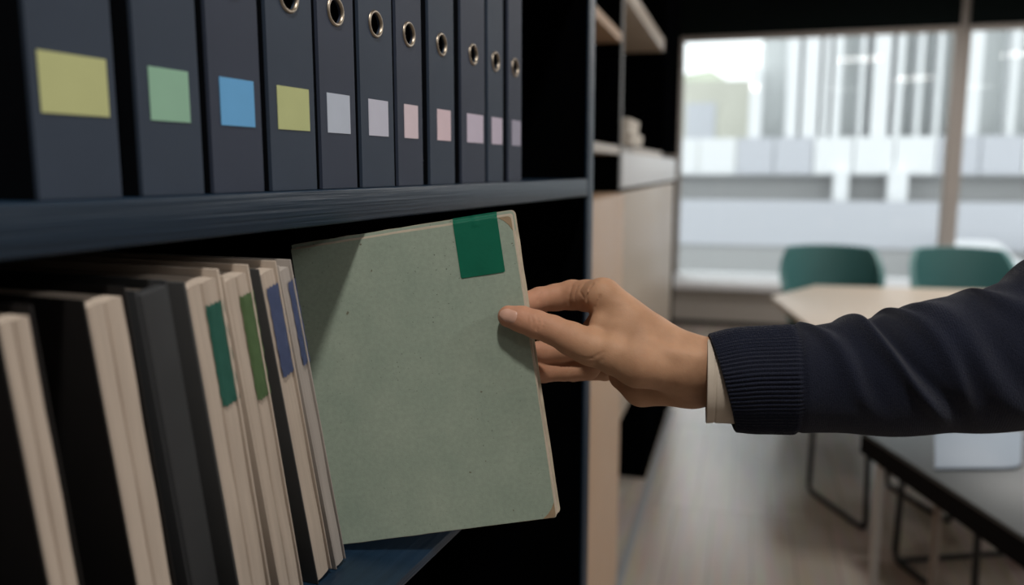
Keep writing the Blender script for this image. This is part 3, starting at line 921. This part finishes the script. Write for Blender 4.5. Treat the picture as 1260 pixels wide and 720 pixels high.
HAND_CREASES = [
    ([(-0.09686, -0.03185, 0.03618), (-0.09494, -0.0338, 0.03244), (-0.09543, -0.03458, 0.02769)], 0.0007, 0.0005),
    ([(-0.09307, -0.03009, 0.03746), (-0.09027, -0.03274, 0.03249), (-0.09203, -0.03404, 0.02567)], 0.0008, 0.0007),
    ([(-0.08911, -0.02893, 0.03675), (-0.08631, -0.03166, 0.0318), (-0.08797, -0.03338, 0.02576)], 0.0007, 0.0005),
    ([(-0.10046, -0.03165, 0.03667), (-0.09919, -0.03376, 0.03222)], 0.0006, 0.0003),
    ([(-0.10019, 0.0166, 0.04987), (-0.10208, 0.01218, 0.04234)], 0.0008, 0.0007),
    ([(-0.07263, 0.01963, 0.05641), (-0.07489, 0.0167, 0.04795), (-0.07529, 0.01908, 0.03948)], 0.0012, 0.0017),
    ([(-0.06033, 0.01264, 0.06), (-0.06392, 0.00912, 0.05313), (-0.05885, 0.0017, 0.04941)], 0.0009, 0.0009),
    ([(-0.05073, -0.00077, 0.06145), (-0.05607, -0.0015, 0.04716)], 0.0011, 0.0015),
    ([(-0.04302, -0.00799, 0.05293), (-0.04732, -0.00643, 0.04195)], 0.001, 0.0009),
    ([(-0.06656, 0.01496, 0.05728), (-0.06884, 0.0122, 0.04886), (-0.0676, 0.01384, 0.03992)], 0.0008, 0.0007),
    ([(-0.05867, -0.03266, 0.00571), (-0.05157, -0.03358, 0.00358), (-0.0446, -0.03429, 0.00417), (-0.03496, -0.03557, 0.01055)], 0.0009, 0.0006),
    ([(-0.04544, -0.02901, -0.00334), (-0.03475, -0.03628, 0.00454)], 0.0008, 0.00035),
    ([(0.03101, -0.0133, 0.02003), (0.03343, -0.02425, 0.00748), (0.03152, -0.02711, -0.00899)], 0.0012, 0.0002),
    ([(-0.07762, 0.03326, -0.01991), (-0.07779, 0.03074, -0.02701)], 0.0007, 0.0004),
    ([(-0.09345, 0.02191, -0.01982), (-0.09286, 0.01957, -0.02684)], 0.0006, 0.0003),
    ([(0.00229, -0.02534, 0.01947), (0.02218, -0.0237, 0.01075), (0.04307, -0.02284, 0.00776)], 0.006, -0.0009),
]
NAIL = [[(-0.11172, -0.03285, 0.02948), (-0.11056, -0.03327, 0.03053), (-0.10963, -0.03349, 0.03157), (-0.1089, -0.03353, 0.03262), (-0.10838, -0.03344, 0.03367), (-0.10805, -0.03323, 0.03473), (-0.10792, -0.03289, 0.03581), (-0.10799, -0.03242, 0.03689), (-0.10826, -0.0318, 0.03799), (-0.10874, -0.03101, 0.03909), (-0.10945, -0.02997, 0.04018)], [(-0.11324, -0.03247, 0.02956), (-0.11221, -0.03338, 0.03061), (-0.11128, -0.03366, 0.03175), (-0.11056, -0.03375, 0.03288), (-0.11003, -0.03368, 0.03401), (-0.1097, -0.03345, 0.03515), (-0.10955, -0.03308, 0.03629), (-0.1096, -0.03255, 0.03743), (-0.10984, -0.03184, 0.03858), (-0.11029, -0.03092, 0.03972), (-0.11093, -0.02943, 0.04053)], [(-0.11478, -0.03204, 0.02964), (-0.11383, -0.03311, 0.03073), (-0.11297, -0.03356, 0.03192), (-0.11227, -0.03368, 0.03312), (-0.11175, -0.03361, 0.03432), (-0.11141, -0.03338, 0.0355), (-0.11125, -0.03297, 0.03669), (-0.11127, -0.03239, 0.03787), (-0.11148, -0.0316, 0.03905), (-0.11188, -0.03048, 0.04013), (-0.11245, -0.02881, 0.04084)], [(-0.11633, -0.03163, 0.02975), (-0.11543, -0.03271, 0.03086), (-0.11464, -0.03329, 0.03209), (-0.11398, -0.03343, 0.03335), (-0.11347, -0.03336, 0.03459), (-0.11314, -0.03311, 0.03582), (-0.11297, -0.03268, 0.03704), (-0.11296, -0.03205, 0.03825), (-0.11314, -0.03119, 0.03944), (-0.11347, -0.0299, 0.04044), (-0.114, -0.02815, 0.04113)], [(-0.11785, -0.03132, 0.0299), (-0.117, -0.03237, 0.03102), (-0.11626, -0.03294, 0.03228), (-0.11565, -0.03313, 0.03357), (-0.11517, -0.03304, 0.03485), (-0.11484, -0.03277, 0.03611), (-0.11466, -0.03231, 0.03736), (-0.11463, -0.03165, 0.03859), (-0.11476, -0.0307, 0.03976), (-0.11505, -0.02937, 0.04075), (-0.11555, -0.02757, 0.04142)], [(-0.11826, -0.03124, 0.02988), (-0.11784, -0.03224, 0.03109), (-0.11745, -0.03276, 0.03243), (-0.11709, -0.03291, 0.03379), (-0.11676, -0.03279, 0.03511), (-0.11648, -0.03249, 0.0364), (-0.11625, -0.03202, 0.03766), (-0.11607, -0.03134, 0.03888), (-0.11595, -0.03039, 0.04001), (-0.11589, -0.0291, 0.04095), (-0.11594, -0.02737, 0.04154)], [(-0.11971, -0.03101, 0.02993), (-0.11935, -0.03206, 0.0312), (-0.11901, -0.0326, 0.03259), (-0.11868, -0.03276, 0.034), (-0.11838, -0.03265, 0.03538), (-0.11811, -0.03232, 0.03672), (-0.11786, -0.03181, 0.03802), (-0.11765, -0.03108, 0.03926), (-0.11748, -0.03006, 0.0404), (-0.11737, -0.02867, 0.04135), (-0.11738, -0.0268, 0.04191)], [(-0.12092, -0.03108, 0.0304), (-0.12072, -0.03208, 0.03165), (-0.12048, -0.03257, 0.03303), (-0.12023, -0.03271, 0.03441), (-0.11997, -0.03258, 0.03576), (-0.11972, -0.03225, 0.03706), (-0.11947, -0.03174, 0.03831), (-0.11923, -0.03102, 0.03951), (-0.119, -0.03002, 0.04061), (-0.11882, -0.02867, 0.04151), (-0.11873, -0.02688, 0.04203)], [(-0.12203, -0.03111, 0.03121), (-0.12207, -0.03194, 0.03239), (-0.12202, -0.03233, 0.03367), (-0.12189, -0.0324, 0.03494), (-0.12172, -0.03224, 0.03617), (-0.12151, -0.03192, 0.03736), (-0.12127, -0.03146, 0.03851), (-0.12099, -0.03082, 0.0396), (-0.12068, -0.02995, 0.04059), (-0.12035, -0.02879, 0.04139), (-0.12003, -0.02726, 0.04183)], [(-0.12308, -0.03101, 0.03236), (-0.12342, -0.03156, 0.03339), (-0.12359, -0.03175, 0.03448), (-0.12363, -0.03169, 0.03555), (-0.12357, -0.03149, 0.03659), (-0.12342, -0.03119, 0.03759), (-0.12319, -0.0308, 0.03855), (-0.12289, -0.03032, 0.03947), (-0.12249, -0.02969, 0.0403), (-0.12199, -0.02885, 0.04095), (-0.1214, -0.02775, 0.04129)], [(-0.12411, -0.03062, 0.03381), (-0.1248, -0.03078, 0.03462), (-0.12526, -0.03066, 0.03543), (-0.12551, -0.03039, 0.03621), (-0.12559, -0.03008, 0.03697), (-0.12553, -0.02979, 0.0377), (-0.12533, -0.02953, 0.03841), (-0.12498, -0.0293, 0.03909), (-0.12447, -0.02905, 0.0397), (-0.12377, -0.02871, 0.04018), (-0.12289, -0.02819, 0.04039)]]
SLEEVE = [((-0.01182, 0.69663, 1.32262), 0.04009), ((0.00835, 0.69955, 1.32539), 0.04262), ((0.03737, 0.7027, 1.32732), 0.04432), ((0.05964, 0.70493, 1.32866), 0.04473), ((0.08467, 0.70712, 1.33156), 0.04639), ((0.12162, 0.71066, 1.33525), 0.04919), ((0.15733, 0.71364, 1.34427), 0.05379), ((0.18672, 0.71616, 1.34822), 0.05587), ((0.21573, 0.72018, 1.35568), 0.05863), ((0.25643, 0.72754, 1.36367), 0.06007), ((0.31074, 0.74465, 1.37618), 0.06197), ((0.37939, 0.7826, 1.3957), 0.066)]
TO_VIEWER = (0.26597, -0.9525, 0.14834)
CUFF = [((-0.02444, 0.69645, 1.32388), 0.03514), ((-0.01449, 0.697, 1.32304), 0.03402), ((-0.00135, 0.69855, 1.32288), 0.03392), ((0.02137, 0.70095, 1.32457), 0.03373)]

# ------------------------------------------------------------------ the person: hand, shirt cuff, sweater sleeve
person = empty('person', HAND_ORIGIN, label='person in a navy sweater with outstretched right arm, pinching the green book', cat='person')

def skin_material():
    m = bpy.data.materials.new('skin')
    m.use_nodes = True
    nt = m.node_tree
    b = nt.nodes['Principled BSDF']
    tc = nt.nodes.new('ShaderNodeTexCoord')
    def noise(scale, detail=4):
        n = nt.nodes.new('ShaderNodeTexNoise')
        n.inputs['Scale'].default_value = scale
        n.inputs['Detail'].default_value = detail
        nt.links.new(tc.outputs['Object'], n.inputs['Vector'])
        return n
    r = nt.nodes.new('ShaderNodeValToRGB')
    r.color_ramp.elements[0].position = .32
    r.color_ramp.elements[1].position = .68
    r.color_ramp.elements[0].color = (0.405, 0.225, 0.132, 1)
    r.color_ramp.elements[1].color = (0.51, 0.295, 0.180, 1)
    nt.links.new(noise(38).outputs['Fac'], r.inputs[0])
    # fingers a little redder than the back of the hand
    sx = nt.nodes.new('ShaderNodeSeparateXYZ')
    nt.links.new(tc.outputs['Object'], sx.inputs[0])
    mr = nt.nodes.new('ShaderNodeMapRange')
    mr.inputs['From Min'].default_value = -0.045
    mr.inputs['From Max'].default_value = -0.12
    nt.links.new(sx.outputs['X'], mr.inputs['Value'])
    mx = nt.nodes.new('ShaderNodeMix')
    mx.data_type = 'RGBA'
    nt.links.new(mr.outputs[0], mx.inputs[0])
    nt.links.new(r.outputs[0], mx.inputs[6])
    mx.inputs[7].default_value = (0.475, 0.235, 0.150, 1)
    nt.links.new(mx.outputs[2], b.inputs['Base Color'])
    b.inputs['Roughness'].default_value = .6
    b.inputs['Specular IOR Level'].default_value = .28
    b.inputs['Subsurface Weight'].default_value = .12
    b.inputs['Subsurface Radius'].default_value = (1.0, .35, .2)
    b.inputs['Subsurface Scale'].default_value = .004
    v = nt.nodes.new('ShaderNodeTexVoronoi')
    v.inputs['Scale'].default_value = 900
    nt.links.new(tc.outputs['Object'], v.inputs['Vector'])
    bp = nt.nodes.new('ShaderNodeBump')
    bp.inputs['Strength'].default_value = .22
    bp.inputs['Distance'].default_value = .0003
    nt.links.new(v.outputs['Distance'], bp.inputs['Height'])
    mp = nt.nodes.new('ShaderNodeMapping')
    mp.inputs['Scale'].default_value = (1.0, 1.0, 1.0)
    bp2 = nt.nodes.new('ShaderNodeBump')
    bp2.inputs['Strength'].default_value = .25
    bp2.inputs['Distance'].default_value = .0008
    nt.links.new(noise(160, 3).outputs['Fac'], bp2.inputs['Height'])
    nt.links.new(bp.outputs[0], bp2.inputs['Normal'])
    nt.links.new(bp2.outputs[0], b.inputs['Normal'])
    return m
M['skin'] = skin_material()
M['nail'] = mat('thumb_nail', (0.56, 0.33, 0.25), 0.3, 0.5)

def smin(a, b, k):
    if k <= 0:
        return np.minimum(a, b)
    h = np.maximum(k - np.abs(a - b), 0) / k
    return np.minimum(a, b) - h * h * k * .25

def cone_dist(X, Y, Zz, a, b):
    """distance to a tapered round limb segment"""
    ax_, ay_, az_, ra = a
    bx_, by_, bz_, rb = b
    dx, dy, dz = bx_ - ax_, by_ - ay_, bz_ - az_
    l2 = dx * dx + dy * dy + dz * dz
    t = np.clip(((X - ax_) * dx + (Y - ay_) * dy + (Zz - az_) * dz) / l2, 0, 1)
    d = np.sqrt((X - ax_ - t * dx) ** 2 + (Y - ay_ - t * dy) ** 2 + (Zz - az_ - t * dz) ** 2)
    return d - (ra + (rb - ra) * t)

def grow_hand(h=0.00105):
    allp = np.array([p for _, _, pts in HAND_CHAINS for p in pts])
    lo = (allp[:, :3] - allp[:, 3:]).min(0) - .004
    hi = (allp[:, :3] + allp[:, 3:]).max(0) + .004
    hi[0] = min(hi[0], 0.115)
    n = np.ceil((hi - lo) / h).astype(int) + 1
    ax_ = [(lo[i] + np.arange(n[i]) * h).astype(np.float32) for i in range(3)]
    D = np.full(n, 0.05, np.float32)
    for name, k, pts in HAND_CHAINS:
        P = np.array(pts)
        mg = 0.016
        l = np.clip(((P[:, :3] - P[:, 3:]).min(0) - mg - lo) / h, 0, n - 1).astype(int)
        u = np.clip(((P[:, :3] + P[:, 3:]).max(0) + mg - lo) / h + 2, 1, n).astype(int)
        sl = tuple(slice(l[i], u[i]) for i in range(3))
        X, Y, Zz = np.meshgrid(ax_[0][sl[0]], ax_[1][sl[1]], ax_[2][sl[2]], indexing='ij')
        dc = None
        for a, b in zip(pts[:-1], pts[1:]):
            e = cone_dist(X, Y, Zz, a, b)
            dc = e if dc is None else smin(dc, e, .003)
        D[sl] = smin(D[sl], dc, k)
    for pl, w, dp in HAND_CREASES:
        for a, b in zip(pl[:-1], pl[1:]):
            A, B_ = np.array(a), np.array(b)
            mg = 3 * w
            l = np.clip((np.minimum(A, B_) - mg - lo) / h, 0, n - 1).astype(int)
            u = np.clip((np.maximum(A, B_) + mg - lo) / h + 2, 1, n).astype(int)
            sl = tuple(slice(l[i], u[i]) for i in range(3))
            X, Y, Zz = np.meshgrid(ax_[0][sl[0]], ax_[1][sl[1]], ax_[2][sl[2]], indexing='ij')
            d = cone_dist(X, Y, Zz, (*a, 0), (*b, 0))
            D[sl] += (dp * 1.35 * np.exp(-(d / w) ** 2)).astype(np.float32)
    # surface nets
    s = D < 0
    cnt = np.zeros(n - 1, np.int8)
    for i in (0, 1):
        for j in (0, 1):
            for k in (0, 1):
                cnt += s[i:n[0] - 1 + i, j:n[1] - 1 + j, k:n[2] - 1 + k]
    act = (cnt > 0) & (cnt < 8)
    idx = np.full(n - 1, -1, np.int64)
    cells = np.argwhere(act)
    idx[act] = np.arange(len(cells))
    acc = np.zeros((len(cells), 3))
    wt = np.zeros(len(cells))
    corners = [(i, j, k) for i in (0, 1) for j in (0, 1) for k in (0, 1)]
    for p in corners:
        for ax in range(3):
            if p[ax] == 0:
                q = list(p)
                q[ax] = 1
                da = D[cells[:, 0] + p[0], cells[:, 1] + p[1], cells[:, 2] + p[2]]
                db = D[cells[:, 0] + q[0], cells[:, 1] + q[1], cells[:, 2] + q[2]]
                c = (da < 0) != (db < 0)
                t = np.where(c, da / np.where(c, da - db, 1), 0)
                pt = np.tile(np.array(p, float), (len(cells), 1))
                pt[:, ax] = t
                acc[c] += pt[c]
                wt[c] += 1
    V = lo + (cells + acc / wt[:, None]) * h
    faces = []
    for ax in range(3):
        b_, c_ = (ax + 1) % 3, (ax + 2) % 3
        m0 = [slice(None)] * 3
        m1 = [slice(None)] * 3
        m0[ax] = slice(0, n[ax] - 1)
        m1[ax] = slice(1, n[ax])
        ch = s[tuple(m0)] != s[tuple(m1)]
        e = np.argwhere(ch)
        e = e[(e[:, b_] > 0) & (e[:, c_] > 0) & (e[:, b_] < n[b_] - 1) & (e[:, c_] < n[c_] - 1)]
        inside = s[e[:, 0], e[:, 1], e[:, 2]]
        def cell(db, dc):
            q = e.copy()
            q[:, b_] += db
            q[:, c_] += dc
            return idx[q[:, 0], q[:, 1], q[:, 2]]
        f = np.stack([cell(-1, -1), cell(0, -1), cell(0, 0), cell(-1, 0)], 1)
        f[~inside] = f[~inside][:, ::-1]
        faces.append(f)
    return V, np.concatenate(faces)

V, F = grow_hand()
me = bpy.data.meshes.new('hand')
me.from_pydata(V.tolist(), [], F.tolist())
me.update()
me.polygons.foreach_set('use_smooth', [True] * len(me.polygons))
me.materials.append(M['skin'])
hand = bpy.data.objects.new('hand', me)
COL.objects.link(hand)
hand.parent = person
sm = hand.modifiers.new('relax', 'SMOOTH')
sm.factor = .5
sm.iterations = 1

# thumb nail: a curved plate following the tip of the thumb
bn = bmesh.new()
rows = [[bn.verts.new(Vector(p)) for p in row] for row in NAIL]
for i in range(len(rows) - 1):
    for j in range(len(rows[0]) - 1):
        bn.faces.new((rows[i][j], rows[i][j + 1], rows[i + 1][j + 1], rows[i + 1][j]))
bmesh.ops.recalc_face_normals(bn, faces=bn.faces)
link_bm('thumbnail', bn, M['nail'], hand, smooth=True)

# ---- cloth tubes
def cloth_mat(name, color, scale_u, scale_v, strength, dist, rough=.9, sheen=.3):
    m = mat(name, color, rough, .2, noise=(60, .15), sheen=sheen)
    nt = m.node_tree
    b = nt.nodes['Principled BSDF']
    uv = nt.nodes.new('ShaderNodeUVMap')
    mp = nt.nodes.new('ShaderNodeMapping')
    mp.inputs['Scale'].default_value = (scale_u, scale_v, 1)
    nt.links.new(uv.outputs[0], mp.inputs[0])
    v = nt.nodes.new('ShaderNodeTexVoronoi')
    v.inputs['Scale'].default_value = 1
    v.inputs['Randomness'].default_value = .35
    nt.links.new(mp.outputs[0], v.inputs['Vector'])
    bp = nt.nodes.new('ShaderNodeBump')
    bp.invert = True
    bp.inputs['Strength'].default_value = strength
    bp.inputs['Distance'].default_value = dist
    nt.links.new(v.outputs['Distance'], bp.inputs['Height'])
    nt.links.new(bp.outputs[0], b.inputs['Normal'])
    b.inputs['Sheen Roughness'].default_value = .5
    return m
M['knit'] = cloth_mat('navy_fine_knit', (0.0090, 0.0120, 0.027), 300, 190, 1.0, .0011, .95, .10)
M['shirt'] = cloth_mat('off_white_shirt_cotton', (0.56, 0.49, 0.41), 700, 500, .25, .0003, .85, .1)

def catmull(P, t):
    n = len(P)
    t = max(0.0, min(n - 1.0001, t))
    i = int(t)
    f = t - i
    p0, p1, p2, p3 = P[max(i - 1, 0)], P[i], P[min(i + 1, n - 1)], P[min(i + 2, n - 1)]
    return 0.5 * ((2 * p1) + (-p0 + p2) * f + (2 * p0 - 5 * p1 + 4 * p2 - p3) * f * f + (-p0 + 3 * p1 - 3 * p2 + p3) * f ** 3)

def tube_cloth(name, stations, squash, nu, nv, disp, thick, m, parent, tilt=0.0, inside=0.03, cap=False):
    """tube along stations [(centre, half height)], squash = width towards the viewer over half height;
    disp(arc length, angle) is added to the radius; the open end is rolled over into a lining"""
    P = [np.array([*c, r]) for c, r in stations]
    dense = np.array([catmull(P, (len(P) - 1) * i / 600) for i in range(601)])
    seg = np.r_[0, np.cumsum(np.linalg.norm(np.diff(dense[:, :3], axis=0), axis=1))]
    L = seg[-1]
    b = bmesh.new()
    uvl = b.loops.layers.uv.new('UVMap')
    rings = []
    vs = [-inside * (1 - k / 5) for k in range(5)] if inside else []
    seq = [('in', -v) for v in vs] + [('lip', 0.0)] + [('out', L * k / nv) for k in range(nv + 1)]
    for kind, s_ in seq:
        c = np.array([np.interp(s_, seg, dense[:, k]) for k in range(4)])
        e = 0.002
        c2 = np.array([np.interp(s_ + e, seg, dense[:, k]) for k in range(3)])
        c1 = np.array([np.interp(max(0, s_ - e), seg, dense[:, k]) for k in range(3)])
        d = Vector((c2 - c1).tolist()).normalized()
        tv = Vector(TO_VIEWER)
        tv = (tv - d * tv.dot(d)).normalized()          # toward the viewer, square to the arm
        up = d.cross(tv).normalized()
        if up.z < 0:
            up = -up
        ring = []
        for k in range(nu):
            th = 2 * math.pi * k / nu                    # 0 = top, pi/2 = facing the viewer
            r = c[3]
            off = disp(s_, th) if kind == 'out' else (disp(0, th) - thick * (.5 if kind == 'lip' else 1.0) )
            ca, sa = math.cos(th), math.sin(th)
            p = Vector(c[:3].tolist()) + up * ((r + off) * ca) + tv * ((r + off) * sa * squash)
            if kind == 'lip':
                p = p - d * thick * .35
            p = p + d * (tilt * -ca * max(0.0, 1 - s_ / .05))
            ring.append(b.verts.new(p - Vector(HAND_ORIGIN)))
        rings.append((ring, s_ if kind == 'out' else -s_ * .01))
    for i in range(len(rings) - 1):
        A, B_ = rings[i][0], rings[i + 1][0]
        for k in range(nu):
            j = (k + 1) % nu
            f = b.faces.new((A[k], A[j], B_[j], B_[k]))
            us = (k / nu, (k + 1) / nu, (k + 1) / nu, k / nu)
            vv = (rings[i][1], rings[i][1], rings[i + 1][1], rings[i + 1][1])
            for lp, uu, v_ in zip(f.loops, us, vv):
                lp[uvl].uv = (uu, v_ * 4)
    if cap:
        b.faces.new(rings[-1][0])
    return link_bm(name, b, m, parent, smooth=True)

RIBS = 78
CUFFLEN = 0.058
# folds: (start along the arm, start angle, end along the arm, end angle, width, height); angles: 0 top, 90 facing the viewer
FOLDS = [
    (0.093, -30, 0.148, 120, .0070, .0050),
    (0.130, -30, 0.176, 110, .0060, .0040),
    (0.066, 5, 0.108, 110, .0070, .0038),
    (0.112, 30, 0.152, 130, .0060, .0032),
    (0.186, -40, 0.248, 110, .0090, .0040),
    (0.158, 15, 0.208, 130, .0095, .0040),
    (0.236, -50, 0.300, 120, .0115, .0120),
    (0.262, 0, 0.318, 120, .0090, .0060),
]
def sleeve_disp(s_, th):
    a = math.degrees(th)
    if a > 180:
        a -= 360
    o = 0.0
    w = 1 / (1 + math.exp((s_ - CUFFLEN) / .0012))       # inside the ribbed cuff
    o += w * 0.0010 * math.cos(RIBS * th)
    o += 0.0014 * math.exp(-((s_ - .012) / .02) ** 2) * w
    o -= 0.0014 * math.exp(-((s_ - CUFFLEN - .001) / .0022) ** 2)
    body = 1 - w
    for s0, a0, s1, a1, wd, ht in FOLDS:
        f = (a - a0) / (a1 - a0)
        if -.4 < f < 1.4:
            sc_ = s0 + (s1 - s0) * f + .004 * math.sin(f * 5 + s0 * 90)
            env = math.exp(-max(0, abs(f - .45) - .45) ** 2 / .03)
            q = (s_ - sc_) / wd
            o += body * ht * env * (math.exp(-q * q) - .45 * math.exp(-((q - 1.6) / 1.1) ** 2))
    o += body * (0.0012 * math.sin(s_ * 55 + 2 * math.sin(th)) * math.cos(th * 2 + s_ * 9))
    return o
tube_cloth('sweater_sleeve', SLEEVE, 0.92, 312, 300, sleeve_disp, 0.003, M['knit'], person, tilt=0.0055, inside=0.03, cap=True)

def cuff_disp(s_, th):
    o = 0.0003 * math.sin(3 * th)
    o -= 0.0008 * math.exp(-((s_ - .0060) / .0006) ** 2)  # stitched line
    o += 0.0004 * math.exp(-(s_ / .003) ** 2)
    return o
tube_cloth('shirt_cuff', CUFF, 0.95, 96, 170, cuff_disp, 0.0018, M['shirt'], person, tilt=0.0040, inside=0.02)
